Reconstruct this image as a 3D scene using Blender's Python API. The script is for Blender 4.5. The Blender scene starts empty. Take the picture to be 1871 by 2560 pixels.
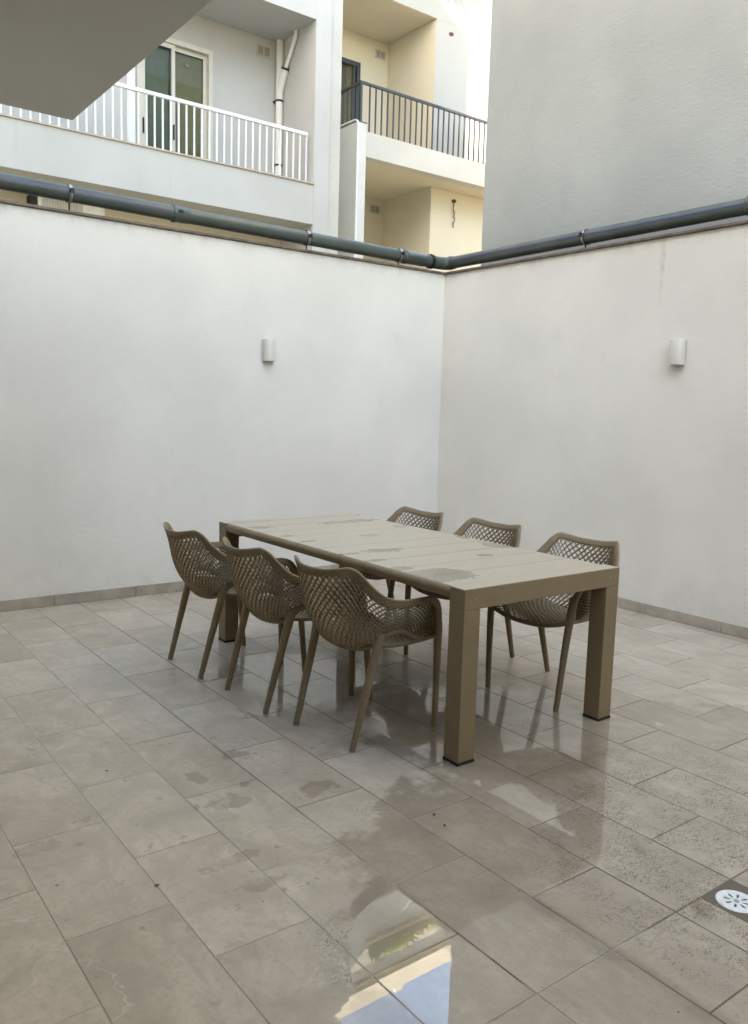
import bpy, bmesh, math, random
import numpy as np
from mathutils import Vector, Matrix

C = bpy.context.scene.collection
S = bpy.context.scene
rad = math.radians

# ------------------------------------------------------------------ camera
CAM = (-5.2678, -5.9701, 1.4637)
YAW, PITCH, ROLL = 0.6466, 0.1243, 0.0286
IW, IH, FPX = 1871.0, 2560.0, 2046.05


def cam_axes():
    f = Vector((math.sin(YAW) * math.cos(PITCH), math.cos(YAW) * math.cos(PITCH), -math.sin(PITCH)))
    r0 = Vector((math.cos(YAW), -math.sin(YAW), 0))
    u0 = r0.cross(f)
    c, s = math.cos(ROLL), math.sin(ROLL)
    return c * r0 + s * u0, -s * r0 + c * u0, f


RT, UP, FW = cam_axes()
cd = bpy.data.cameras.new("camera")
cam = bpy.data.objects.new("camera", cd)
C.objects.link(cam)
cam.matrix_world = Matrix(((RT.x, UP.x, -FW.x, CAM[0]), (RT.y, UP.y, -FW.y, CAM[1]),
                           (RT.z, UP.z, -FW.z, CAM[2]), (0, 0, 0, 1)))
cd.sensor_fit = 'VERTICAL'
cd.sensor_height = 24.0
cd.sensor_width = 24.0 * IW / IH
cd.lens = 24.0 * FPX / IH
cd.clip_start = 0.05
cd.clip_end = 500
S.camera = cam

# ------------------------------------------------------------------ world + sun
SUN_DIR = Vector((2.6, 1.0, -1.7)).normalized()      # the way the light travels
w = bpy.data.worlds.new("World")
S.world = w
w.use_nodes = True
wn = w.node_tree
bg = wn.nodes["Background"]
sky = wn.nodes.new("ShaderNodeTexSky")
sky.sky_type = 'NISHITA'
sky.sun_disc = False
sky.sun_elevation = math.asin(-SUN_DIR.z)
sky.sun_rotation = math.atan2(-SUN_DIR.x, -SUN_DIR.y)
sky.altitude = 20
sky.air_density = 1.0
sky.dust_density = 1.2
sky.ozone_density = 1.0
wn.links.new(sky.outputs[0], bg.inputs[0])
bg.inputs[1].default_value = 0.15
sd = bpy.data.lights.new("sun", 'SUN')
sd.energy = 4.0
sd.angle = rad(0.53)
sd.color = (1.0, 0.93, 0.82)
so = bpy.data.objects.new("sun", sd)
C.objects.link(so)
so.rotation_euler = SUN_DIR.to_track_quat('-Z', 'Y').to_euler()
so.location = (-20, -10, 25)

S.render.engine = 'CYCLES'
S.view_settings.view_transform = 'Standard'
S.view_settings.look = 'None'
S.view_settings.gamma = 1.0
S.view_settings.exposure = 3.08
S.view_settings.use_white_balance = True
S.view_settings.white_balance_temperature = 8400
S.view_settings.white_balance_tint = 10
S.cycles.use_denoising = True
S.cycles.max_bounces = 10
S.cycles.diffuse_bounces = 6
S.cycles.glossy_bounces = 4
S.cycles.transparent_max_bounces = 8
S.cycles.caustics_reflective = False
S.cycles.caustics_refractive = False

# ------------------------------------------------------------------ node helpers


class NT:
    def __init__(self, name):
        self.m = bpy.data.materials.new(name)
        self.m.use_nodes = True
        self.t = self.m.node_tree
        self.b = self.t.nodes["Principled BSDF"]

    def n(self, typ, **kw):
        nd = self.t.nodes.new(typ)
        for k, v in kw.items():
            setattr(nd, k, v)
        return nd

    def put(self, sock, v):
        if v is None:
            return
        if isinstance(v, bpy.types.NodeSocket):
            self.t.links.new(v, sock)
        elif isinstance(v, (tuple, list)) and len(v) == 3 and sock.type == 'RGBA':
            sock.default_value = (*v, 1)
        else:
            sock.default_value = v

    def math(self, op, a, b=None, c=None, clamp=False):
        nd = self.n("ShaderNodeMath", operation=op, use_clamp=clamp)
        self.put(nd.inputs[0], a)
        self.put(nd.inputs[1], b)
        self.put(nd.inputs[2], c)
        return nd.outputs[0]

    def vmath(self, op, a, b=None, scale=None):
        nd = self.n("ShaderNodeVectorMath", operation=op)
        self.put(nd.inputs[0], a)
        self.put(nd.inputs[1], b)
        if scale is not None:
            self.put(nd.inputs['Scale'], scale)
        return nd.outputs['Value'] if op in ('LENGTH', 'DOT_PRODUCT', 'DISTANCE') else nd.outputs[0]

    def ramp(self, v, lo, hi, a=0.0, b=1.0):
        nd = self.n("ShaderNodeMapRange", interpolation_type='SMOOTHSTEP')
        self.put(nd.inputs[0], v)
        self.put(nd.inputs[1], lo)
        self.put(nd.inputs[2], hi)
        self.put(nd.inputs[3], a)
        self.put(nd.inputs[4], b)
        return nd.outputs[0]

    def mix(self, f, a, b):
        nd = self.n("ShaderNodeMix", data_type='RGBA')
        self.put(nd.inputs[0], f)
        self.put(nd.inputs[6], a)
        self.put(nd.inputs[7], b)
        return nd.outputs[2]

    def noise(self, vec, scale, detail=4, rough=0.55, dist=0.0, color=False):
        nd = self.n("ShaderNodeTexNoise")
        self.put(nd.inputs['Vector'], vec)
        self.put(nd.inputs['Scale'], scale)
        self.put(nd.inputs['Detail'], detail)
        self.put(nd.inputs['Roughness'], rough)
        self.put(nd.inputs['Distortion'], dist)
        return nd.outputs[1 if color else 0]

    def pos(self):
        return self.n("ShaderNodeNewGeometry").outputs['Position']

    def obj(self):
        return self.n("ShaderNodeTexCoord").outputs['Object']

    def bump(self, h, strength=0.3, dist=0.01, normal=None):
        nd = self.n("ShaderNodeBump")
        self.put(nd.inputs['Strength'], strength)
        self.put(nd.inputs['Distance'], dist)
        self.put(nd.inputs['Height'], h)
        self.put(nd.inputs['Normal'], normal)
        return nd.outputs[0]

    def set(self, **kw):
        names = dict(base='Base Color', rough='Roughness', metal='Metallic', spec='Specular IOR Level', coat='Coat Weight',
                     coatr='Coat Roughness', coatior='Coat IOR', normal='Normal', coatn='Coat Normal', ior='IOR',
                     trans='Transmission Weight', alpha='Alpha', sub='Subsurface Weight')
        for k, v in kw.items():
            self.put(self.b.inputs[names[k]], v)
        return self.m


def plain(name, col, rough=0.5, metal=0.0, spec=0.5, var=0.06, scale=9.0):
    k = NT(name)
    n = k.noise(k.pos(), scale, 4)
    lo = tuple(c * (1 - var) for c in col)
    hi = tuple(min(1, c * (1 + var)) for c in col)
    return k.set(base=k.mix(k.ramp(n, 0.3, 0.7), lo, hi), rough=k.ramp(n, 0.2, 0.8, rough * 0.9, min(1, rough * 1.1)),
                 metal=metal, spec=spec)


def plaster(name, col, patch=0.05, stain=0.0, staincol=(0.36, 0.33, 0.28), bump=0.25, streak=0.0, grain=160, drip=False):
    k = NT(name)
    p = k.pos()
    big = k.noise(p, 0.9, 4, 0.5)
    mid = k.noise(p, 4.5, 5, 0.6, 0.6)
    fine = k.noise(p, grain, 2, 0.5)
    trow = k.noise(k.vmath('MULTIPLY', p, (1.0, 1.0, 2.6)), 11.0, 4, 0.6, 1.5)
    c = k.mix(k.ramp(big, 0.32, 0.68), tuple(x * (1 - patch) for x in col), tuple(x * (1 + patch * .5) for x in col))
    c = k.mix(k.math('MULTIPLY', k.ramp(mid, 0.56, 0.8), patch * 5), c, tuple(x * 0.86 for x in col))
    if stain > 0:
        s = k.noise(p, 2.1, 8, 0.72, 1.2)
        c = k.mix(k.ramp(s, 0.54, 0.78, 0, stain), c, staincol)
        s2 = k.noise(p, 26, 3, 0.6)
        c = k.mix(k.ramp(s2, 0.69, 0.75, 0, stain), c, tuple(x * .5 for x in staincol))
    if streak > 0:
        sv = k.noise(k.vmath('MULTIPLY', p, (7.0, 7.0, 0.35)), 1.0, 5, 0.65)
        c = k.mix(k.ramp(sv, 0.58, 0.8, 0, streak), c, staincol)
    if drip:
        sx = k.n("ShaderNodeSeparateXYZ")
        k.put(sx.inputs[0], p)
        wob = k.math('MULTIPLY', k.math('SUBTRACT', k.noise(p, 9, 4, 0.6), 0.5), 0.07)
        dy = k.math('ABSOLUTE', k.math('ADD', k.math('ADD', sx.outputs[1], 2.346), wob))
        onright = k.ramp(sx.outputs[0], -0.05, -0.02)
        st = k.math('MULTIPLY', k.ramp(dy, 0.004, 0.03, 1, 0), k.math('POWER', k.ramp(sx.outputs[2], 1.9, 2.8), 2.5))
        st = k.math('MULTIPLY', k.math('MULTIPLY', st, onright), k.ramp(k.noise(p, 14, 5, 0.7), 0.3, 0.65))
        c = k.mix(k.math('MULTIPLY', st, 0.8), c, (0.42, 0.35, 0.25))
        lip = k.math('MULTIPLY', k.ramp(sx.outputs[2], 2.62, 2.75), k.ramp(k.noise(k.vmath('MULTIPLY', p, (1, 1, .3)), 6, 6, 0.7), 0.42, 0.7))
        c = k.mix(k.math('MULTIPLY', lip, 0.45), c, (0.40, 0.37, 0.32))
        low = k.math('MULTIPLY', k.ramp(sx.outputs[2], 0.45, 0.08), k.ramp(k.noise(p, 5, 6, 0.7), 0.4, 0.7))
        c = k.mix(k.math('MULTIPLY', low, 0.22), c, (0.42, 0.38, 0.30))
    hgt = k.math('ADD', k.math('MULTIPLY', fine, 0.35), k.math('MULTIPLY', trow, 1.0))
    return k.set(base=c, rough=0.85, spec=0.25, normal=k.bump(hgt, bump, 0.006))


M = {}
M['wall'] = plaster('patio wall render', (0.725, 0.71, 0.66), 0.075, 0.07, bump=0.20, drip=True)
M['grey'] = plaster('rough grey render', (0.40, 0.42, 0.405), 0.10, 0.15, (0.32, 0.33, 0.31), bump=0.34, grain=110)
M['soffit'] = plaster('soffit paint', (0.60, 0.61, 0.575), 0.05, 0.06, bump=0.15)
M['white'] = plaster('white facade paint', (0.53, 0.53, 0.51), 0.05, 0.22, (0.44, 0.41, 0.35), streak=0.45)
M['stained'] = plaster('stained white facade', (0.56, 0.55, 0.51), 0.08, 0.7, (0.50, 0.45, 0.37), streak=0.35)
M['cream'] = plaster('cream facade paint', (0.66, 0.595, 0.47), 0.03, 0.08, (0.6, 0.52, 0.4))
M['shadewhite'] = plaster('cream facade shade tone', (0.37, 0.37, 0.35), 0.03, 0.12, (0.3, 0.28, 0.24))  # same cream paint greyed, the cool outdoor shade is in the colour
M['party'] = plaster('stained party wall paint', (0.68, 0.67, 0.63), 0.08, 0.7, (0.50, 0.45, 0.37), streak=0.35)
M['creamslab'] = plaster('weathered cream slab', (0.58, 0.56, 0.50), 0.08, 0.7, (0.52, 0.46, 0.38), streak=0.3)
M['housewall'] = plaster('house render', (0.46, 0.37, 0.26), 0.03)
M['dimwall'] = plaster('dim blocker render', (0.24, 0.20, 0.15), 0.04)  # dark render of the unseen blocks, cuts light from the left
M['stone'] = plain('brown coping stone', (0.14, 0.105, 0.08), 0.6, var=0.3, scale=14)
M['sill'] = plain('sill stone', (0.50, 0.43, 0.35), 0.6, var=0.15)
M['whitemetal'] = plain('white powder coat', (0.80, 0.82, 0.82), 0.35, var=0.02)
M['doorframe'] = plain('cream door frame', (0.62, 0.59, 0.51), 0.4, var=0.03)
M['darkmetal'] = plain('slate powder coat', (0.036, 0.039, 0.044), 0.4, var=0.05)
M['cast'] = plain('downpipe plastic', (0.72, 0.71, 0.67), 0.4, var=0.03)
M['black'] = plain('black rubber', (0.012, 0.012, 0.013), 0.6)
M['clamp'] = plain('zinc clamp', (0.42, 0.43, 0.44), 0.35, 0.9)
M['ventp'] = plain('vent plastic', (0.52, 0.49, 0.43), 0.5)
M['ventd'] = plain('vent shadow plastic', (0.20, 0.185, 0.16), 0.6)
M['brown'] = plain('brown roller blind', (0.60, 0.50, 0.35), 0.7)
M['pane_reflection'] = plain('grey green curtain', (0.42, 0.44, 0.40), 0.8)
M['room'] = plain('room walls', (0.45, 0.43, 0.38), 0.9)
M['acw'] = plain('air conditioner casing', (0.78, 0.76, 0.70), 0.45)
M['acd'] = plain('air conditioner grille', (0.55, 0.53, 0.47), 0.5)
M['blue'] = plain('emblem blue', (0.02, 0.03, 0.22), 0.4)
M['red'] = plain('emblem red', (0.6, 0.03, 0.04), 0.4)
M['lampbody'] = plain('lamp casing', (0.57, 0.56, 0.50), 0.4, var=0.03)
M['lens'] = plain('lamp lens', (0.25, 0.24, 0.21), 0.2)
M['purple'] = plain('pipe stripe print', (0.055, 0.035, 0.16), 0.35)
M['slotwhite'] = plain('drain enamel', (0.72, 0.74, 0.74), 0.3, var=0.1, scale=60)
M['mortar'] = plain('brown mortar', (0.20, 0.165, 0.125), 0.5, var=0.35, scale=40)
M['rust'] = plain('rust edge', (0.10, 0.04, 0.025), 0.9, var=0.5, scale=60)
M['cable'] = plain('loose cable', (0.10, 0.06, 0.04), 0.7)
M['leaf'] = plain('dry leaf', (0.035, 0.025, 0.015), 0.8, var=0.4, scale=30)
M['fluff'] = plain('dry root fibre', (0.50, 0.42, 0.27), 0.8)
M['terracotta'] = plain('planter', (0.70, 0.62, 0.50), 0.7)
M['succulent'] = plain('spiky leaves', (0.36, 0.42, 0.10), 0.5, var=0.4, scale=5)
M['flowers'] = plain('pale pink blossom', (0.45, 0.22, 0.18), 0.6, var=0.3)
M['ground'] = plain('sandy ground', (0.42, 0.34, 0.23), 0.9)


def pipe_mat():
    k = NT('grey green drain pipe')
    p = k.pos()
    n = k.noise(p, 3.0, 4)
    c = k.mix(k.ramp(n, 0.3, 0.7), (0.058, 0.075, 0.068), (0.08, 0.10, 0.09))
    sc = k.noise(p, 17, 6, 0.7, 1.0)
    c = k.mix(k.ramp(sc, 0.70, 0.76, 0, 0.55), c, (0.33, 0.34, 0.33))
    return k.set(base=c, rough=0.32, spec=0.5)


M['pipe'] = pipe_mat()


def taupe(name, wetmask=False):
    k = NT(name)
    p = k.pos()
    n = k.noise(p, 6, 4)
    col = k.mix(k.ramp(n, 0.3, 0.7), (0.22, 0.168, 0.098), (0.245, 0.185, 0.108))
    speck = k.noise(p, 420, 2)
    if not wetmask:
        drops = k.noise(p, 95, 2, 0.5)
        return k.set(base=col, rough=k.ramp(speck, 0.3, 0.7, 0.42, 0.52), spec=0.22,
                     normal=k.bump(k.ramp(drops, 0.70, 0.76), 0.25, 0.002))
    nz = k.n("ShaderNodeSeparateXYZ")
    k.put(nz.inputs[0], k.n("ShaderNodeNewGeometry").outputs['Normal'])
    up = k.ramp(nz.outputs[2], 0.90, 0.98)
    flat = k.vmath('MULTIPLY', p, (1, 1, 0))
    nn = k.noise(flat, 8.0, 4, 0.55)
    wet = None
    for (cx, cy, rx, ry) in ((-2.88, -3.31, .17, .13), (-2.98, -3.40, .06, .06), (-2.95, -3.12, .06, .05), (-2.74, -2.69, .12, .05), (-2.94, -2.69, .07, .025),
                             (-2.95, -2.90, .09, .03), (-2.92, -2.06, .05, .02), (-2.91, -2.28, .05, .02), (-2.89, -1.72, .07, .05),
                             (-2.27, -1.74, .24, .055), (-2.08, -2.86, .06, .10), (-2.05, -2.55, .035, .06), (-2.70, -2.70, .05, .06), (-2.09, -2.04, .06, .05),
                             (-2.5, -2.25, .07, .03), (-2.35, -3.05, .05, .03)):
        d = k.vmath('LENGTH', k.vmath('MULTIPLY', k.vmath('SUBTRACT', flat, (cx, cy, 0)), (1 / rx, 1 / ry, 0)))
        e = k.ramp(k.math('MULTIPLY_ADD', k.math('SUBTRACT', nn, 0.5), 2.2, d), 0.93, 1.0, 1, 0)
        wet = e if wet is None else k.math('MAXIMUM', wet, e)
    drop = k.ramp(k.noise(p, 70, 2, 0.5), 0.735, 0.75)
    wet = k.math('MULTIPLY', k.math('MAXIMUM', wet, drop), up)
    base = k.mix(up, col, (0.375, 0.32, 0.235))  # upward faces painted paler, the sheen of sky and walls in the colour
    base = k.mix(wet, base, (0.22, 0.178, 0.115))
    return k.set(base=base, rough=k.math('MULTIPLY_ADD', wet, -0.28, 0.34), spec=k.math('MULTIPLY_ADD', up, 0.75, 0.22))


M['taupe'] = taupe('taupe coated aluminium')
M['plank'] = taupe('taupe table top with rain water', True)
M['resin'] = plain('taupe moulded resin', (0.225, 0.168, 0.100), 0.45, spec=0.3, var=0.05)


def tile_mat(name, sheet=False):
    k = NT(name)
    p = k.pos()
    oi = k.n("ShaderNodeObjectInfo").outputs['Random']
    off = k.vmath('SCALE', (37.0, 91.0, 53.0), scale=oi)
    q = k.vmath('ADD', p, off)
    cloud = k.noise(q, 3.2, 6, 0.62, 0.8)
    cloud2 = k.noise(k.vmath('MULTIPLY', q, (3.0, 1.0, 1.0)), 7.0, 5, 0.6, 0.6)
    c = k.mix(k.ramp(cloud, 0.28, 0.72), (0.325, 0.265, 0.195), (0.55, 0.475, 0.375))
    c = k.mix(k.ramp(cloud2, 0.40, 0.72, 0, 0.65), c, (0.345, 0.28, 0.22))
    c = k.mix(k.ramp(k.noise(q, 45, 5, 0.65, 0.5), 0.45, 0.72, 0, 0.5), c, (0.27, 0.235, 0.19))
    # thin pale veins
    vn = k.noise(q, 1.9, 5, 0.6, 0.9)
    vein = k.math('ABSOLUTE', k.math('SUBTRACT', vn, 0.5))
    veinm = k.math('MULTIPLY', k.ramp(vein, 0.0, 0.006, 1, 0), k.ramp(k.noise(q, 2.4, 2), 0.52, 0.66))
    c = k.mix(k.math('MULTIPLY', veinm, 0.6), c, (0.60, 0.57, 0.52))
    # per tile tone
    c = k.mix(0.26, c, k.mix(oi, (0.31, 0.27, 0.22), (0.52, 0.475, 0.41)))
    flat = k.vmath('MULTIPLY', p, (1, 1, 0))

    def ell(cx, cy, rx, ry, amp=0.5, sc=5.0, lo=0.9, hi=1.0, nse=None, rot=0.0):
        v = k.vmath('SUBTRACT', flat, (cx, cy, 0))
        if rot:
            vr = k.n("ShaderNodeVectorRotate", rotation_type='Z_AXIS')
            k.put(vr.inputs['Vector'], v)
            k.put(vr.inputs['Angle'], -rot)
            v = vr.outputs[0]
        d = k.vmath('LENGTH', k.vmath('MULTIPLY', v, (1 / rx, 1 / ry, 0)))
        n = k.noise(flat, sc, 5, 0.6) if nse is None else nse
        d = k.math('MULTIPLY_ADD', k.math('SUBTRACT', n, 0.5), amp, d)
        return k.ramp(d, lo, hi, 1, 0)
    n5 = k.noise(flat, 4.5, 6, 0.62)
    n20 = k.noise(flat, 16, 5, 0.6)
    wet = ell(-2.55, -4.5, 1.62, 1.05, 0.9, nse=n5, lo=0.88, hi=1.0)
    wet = k.math('MAXIMUM', wet, ell(-2.55, -3.35, 0.72, 0.75, 0.9, nse=n5, lo=0.7, hi=1.0))
    wet = k.math('MAXIMUM', wet, ell(-2.95, -2.3, 0.42, 0.6, 1.2, nse=n5, lo=0.6, hi=1.1))
    damp = k.math('MULTIPLY', ell(-2.2, -1.2, 2.4, 1.5, 1.4, nse=n5, lo=0.3, hi=1.0), 0.30)
    # mirror-like standing water
    prot = math.atan2(-0.88, -0.48)
    pud = ell(-3.985, -4.46, 0.47, 0.142, 0.45, nse=n20, lo=0.93, hi=1.0, rot=prot)
    puds = ell(-4.02, -4.48, 0.52, 0.17, 0.6, nse=n20, lo=0.35, hi=1.0, rot=prot)
    pud = k.math('MAXIMUM', pud, ell(-4.14, -4.60, 0.10, 0.16, 0.9, nse=n20, lo=0.93, hi=1.0))
    # loose drips and footmarks
    marks = None
    for (cx, cy, rx, ry) in ((-4.09, -3.72, .085, .035), (-4.10, -3.89, .10, .035), (-3.93, -3.36, .10, .05), (-3.72, -3.0, .06, .04),
                             (-4.60, -3.30, .09, .05), 
                             (-3.60, -3.45, .09, .06), (-3.36, -1.98, .10, .12), (-3.95, -3.10, .04, .06),
                             (-2.0, -1.1, .25, .12), (-4.30, -4.15, .06, .05), (-3.38, -2.62, .12, .10)):
        e = ell(cx, cy, rx, ry, 2.3, nse=n20, lo=0.72, hi=1.0)
        marks = e if marks is None else k.math('MAXIMUM', marks, e)
    spots = k.math('MULTIPLY', k.ramp(k.noise(flat, 13, 3, 0.5), 0.66, 0.69), ell(-4.1, -3.4, 0.9, 1.2, 1.0, nse=n5, lo=0.5, hi=1.1))
    marks = k.math('MAXIMUM', marks, spots)
    # old dirt washed towards the drain
    dn = k.noise(k.vmath('MULTIPLY', flat, (1.0, 1.6, 1)), 75, 5, 0.72, 1.6)
    dreg = k.math('MAXIMUM', ell(-2.5, -4.75, 1.05, 1.0, 1.3, nse=n5, lo=0.55, hi=1.15), ell(-2.55, -3.95, 0.45, 0.25, 1.2, nse=n5, lo=0.2, hi=1.0))
    dirt = k.math('MULTIPLY', k.math('MULTIPLY', k.ramp(dn, 0.515, 0.565), k.ramp(k.noise(flat, 6.5, 5, 0.65), 0.38, 0.56)), dreg)
    c = k.mix(k.math('MULTIPLY', dirt, 0.88), c, (0.075, 0.055, 0.035))
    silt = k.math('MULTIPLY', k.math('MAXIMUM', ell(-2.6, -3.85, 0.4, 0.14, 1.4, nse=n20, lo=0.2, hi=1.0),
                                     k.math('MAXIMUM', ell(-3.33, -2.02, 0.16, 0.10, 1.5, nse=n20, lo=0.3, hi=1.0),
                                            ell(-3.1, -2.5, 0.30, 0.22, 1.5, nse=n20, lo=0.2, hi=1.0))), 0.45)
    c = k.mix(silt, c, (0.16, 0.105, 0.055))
    murk_and_shade = k.math('MULTIPLY', ell(-2.65, -3.0, 0.75, 1.15, 1.3, nse=n5, lo=0.2, hi=1.0), 0.66)  # dirty water, deepened to carry the shade under the table
    c = k.mix(murk_and_shade, c, (0.155, 0.118, 0.072))
    # white mineral scuffs on the dry side
    sn = k.noise(k.vmath('MULTIPLY', flat, (1.0, 2.2, 1)), 9.0, 6, 0.68, 2.2)
    scf = k.math('MULTIPLY', k.ramp(sn, 0.63, 0.70), ell(-4.2, -2.4, 0.7, 0.9, 1.4, nse=n5, lo=0.3, hi=1.1))
    c = k.mix(k.math('MULTIPLY', scf, 0.35), c, (0.58, 0.56, 0.53))
    c = k.mix(k.math('MULTIPLY', puds, 0.42), c, (0.12, 0.10, 0.075))
    allwet = k.math('MAXIMUM', k.math('MAXIMUM', wet, pud), marks)
    c = k.mix(k.math('MULTIPLY', allwet, 0.62), c, k.vmath('MULTIPLY', c, (0.66, 0.615, 0.55)))
    coat = k.math('MAXIMUM', allwet, damp)
    micro = k.noise(flat, 26, 4, 0.55)
    drop = k.ramp(k.noise(flat, 120, 2, 0.5), 0.48, 0.66)
    droparea = k.math('MULTIPLY', ell(-4.035, -4.37, 0.145, 0.32, 0.7, nse=n20, lo=0.5, hi=1.05, rot=0.0), k.math('SUBTRACT', 1.0, pud))
    coat = k.math('MAXIMUM', coat, droparea)
    cb = k.bump(k.math('MULTIPLY', drop, droparea), 1.0, 0.012)
    cb = k.bump(k.math('MULTIPLY', micro, k.math('SUBTRACT', 1.0, pud)), 0.006, 0.004, cb)
    rough = k.math('MULTIPLY_ADD', cloud, 0.16, 0.30)
    nb = k.bump(k.math('ADD', cloud2, k.math('MULTIPLY', k.noise(q, 90, 3), 0.3)), 0.06, 0.003)
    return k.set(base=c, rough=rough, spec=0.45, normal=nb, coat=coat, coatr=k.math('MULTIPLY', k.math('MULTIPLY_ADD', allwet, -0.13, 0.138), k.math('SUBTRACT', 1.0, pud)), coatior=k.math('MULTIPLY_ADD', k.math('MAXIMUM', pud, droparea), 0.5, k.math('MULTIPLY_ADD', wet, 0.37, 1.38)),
                 coatn=cb)


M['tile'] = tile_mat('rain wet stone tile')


def grout_mat():
    k = NT('tile grout')
    p = k.pos()
    sx = k.n("ShaderNodeSeparateXYZ")
    k.put(sx.inputs[0], p)
    n = k.noise(p, 2.2, 6, 0.7)
    f = k.math('ADD', k.math('MULTIPLY', k.math('ADD', sx.outputs[0], 3.9), 0.9), k.math('MULTIPLY', k.math('SUBTRACT', n, 0.5), 3.2))
    c = k.mix(k.ramp(f, -0.3, 0.5), (0.40, 0.36, 0.30), (0.125, 0.098, 0.07))
    return k.set(base=c, rough=0.7)


M['grout'] = grout_mat()
M['skirt'] = plain('skirting tile', (0.37, 0.33, 0.275), 0.45, var=0.15, scale=7)


def glass_mat():
    k = NT('tinted window glass')
    t = k.t
    tr = k.n("ShaderNodeBsdfTransparent")
    tr.inputs[0].default_value = (0.72, 0.76, 0.72, 1)
    gl = k.n("ShaderNodeBsdfGlossy")
    gl.inputs['Roughness'].default_value = 0.02
    fr = k.n("ShaderNodeFresnel")
    fr.inputs[0].default_value = 1.22
    mx = k.n("ShaderNodeMixShader")
    t.links.new(fr.outputs[0], mx.inputs[0])
    t.links.new(tr.outputs[0], mx.inputs[1])
    t.links.new(gl.outputs[0], mx.inputs[2])
    t.links.new(mx.outputs[0], t.nodes['Material Output'].inputs[0])
    return k.m


M['glass'] = glass_mat()

# ------------------------------------------------------------------ mesh helpers


def mesh(name, verts, faces, mat, smooth=False):
    me = bpy.data.meshes.new(name)
    me.from_pydata([tuple(map(float, v)) for v in verts], [], faces)
    me.validate()
    if mat:
        me.materials.append(mat)
    if smooth:
        for p in me.polygons:
            p.use_smooth = True
    me.update()
    return me


def link(name, me, parent=None, loc=None, rotz=None):
    o = bpy.data.objects.new(name, me)
    C.objects.link(o)
    if parent is not None:
        o.parent = parent
    if loc is not None:
        o.location = loc
    if rotz is not None:
        o.rotation_euler = (0, 0, rotz)
    return o


def tag(o, label=None, cat=None, group=None, kind=None):
    if label:
        o['label'] = label
    if cat:
        o['category'] = cat
    if group:
        o['group'] = group
    if kind:
        o['kind'] = kind
    return o


def thing(name, label, cat, loc=(0, 0, 0), rotz=0.0, group=None):
    o = link(name, None, None, loc, rotz)
    o.empty_display_size = 0.1
    return tag(o, label, cat, group)


class MB:
    """collects shapes for ONE mesh object"""

    def __init__(self):
        self.v, self.f, self.sm = [], [], []

    def add(self, v, f, smooth=False):
        o = len(self.v)
        self.v += [tuple(map(float, x)) for x in v]
        self.f += [tuple(i + o for i in q) for q in f]
        self.sm += [smooth] * len(f)

    def box(self, x0, x1, y0, y1, z0, z1, b=0.0):
        x0, x1 = min(x0, x1), max(x0, x1)
        y0, y1 = min(y0, y1), max(y0, y1)
        z0, z1 = min(z0, z1), max(z0, z1)
        if b <= 0:
            v = [(x, y, z) for z in (z0, z1) for y in (y0, y1) for x in (x0, x1)]
            f = [(0, 2, 3, 1), (4, 5, 7, 6), (0, 1, 5, 4), (2, 6, 7, 3), (0, 4, 6, 2), (1, 3, 7, 5)]
            self.add(v, f)
            return
        bm = bmesh.new()
        bmesh.ops.create_cube(bm, size=1.0)
        for q in bm.verts:
            q.co = Vector((x0 if q.co.x < 0 else x1, y0 if q.co.y < 0 else y1, z0 if q.co.z < 0 else z1))
        bmesh.ops.bevel(bm, geom=list(bm.edges), offset=b, segments=2, affect='EDGES', profile=0.5)
        bm.verts.index_update()
        self.add([q.co[:] for q in bm.verts], [tuple(x.index for x in fc.verts) for fc in bm.faces])
        bm.free()

    def prism(self, pts, z0, z1):
        n = len(pts)
        v = [(x, y, z0) for x, y in pts] + [(x, y, z1) for x, y in pts]
        f = [tuple(range(n - 1, -1, -1)), tuple(range(n, 2 * n))]
        f += [(i, (i + 1) % n, n + (i + 1) % n, n + i) for i in range(n)]
        self.add(v, f)

    def tube(self, path, r, seg=12, cap=True, flat=1.0, ref=None, smooth=True):
        P = [Vector(p) for p in path]
        n = len(P)
        R = r if isinstance(r, (list, tuple)) else [r] * n
        prev = None
        v, f = [], []
        for i in range(n):
            t = (P[min(i + 1, n - 1)] - P[max(i - 1, 0)]).normalized()
            if prev is None:
                a = Vector(ref) if ref else (Vector((0, 0, 1)) if abs(t.z) < 0.9 else Vector((1, 0, 0)))
            else:
                a = prev
            a = (a - t * a.dot(t)).normalized()
            prev = a
            b = t.cross(a)
            for k in range(seg):
                g = 2 * math.pi * k / seg
                v.append(P[i] + a * (math.cos(g) * R[i]) + b * (math.sin(g) * R[i] * flat))
        for i in range(n - 1):
            for k in range(seg):
                k2 = (k + 1) % seg
                f.append((i * seg + k, i * seg + k2, (i + 1) * seg + k2, (i + 1) * seg + k))
        self.add(v, f, smooth)
        if cap:
            self.add(v[:seg], [tuple(range(seg - 1, -1, -1))])
            self.add(v[-seg:], [tuple(range(seg))])

    def build(self, name, mat, parent=None, loc=None, rotz=None):
        me = mesh(name, self.v, self.f, mat)
        if len(me.polygons) == len(self.sm):
            me.polygons.foreach_set('use_smooth', self.sm)
        return link(name, me, parent, loc, rotz)


def box(name, mat, parent, x0, x1, y0, y1, z0, z1, b=0.0):
    m = MB()
    m.box(x0, x1, y0, y1, z0, z1, b)
    return m.build(name, mat, parent)


def copy_tree(o, parent=None):
    c = o.copy()
    C.objects.link(c)
    if parent is not None:
        c.parent = parent
        c.matrix_parent_inverse = o.matrix_parent_inverse.copy()
    for ch in list(o.children):
        copy_tree(ch, c)
    return c


def pix(x, y, z):
    d = Vector((x, y, z)) - Vector(CAM)
    zc = d.dot(FW)
    if zc < 0.05:
        return None
    return IW / 2 + FPX * d.dot(RT) / zc, IH / 2 - FPX * d.dot(UP) / zc


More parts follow.
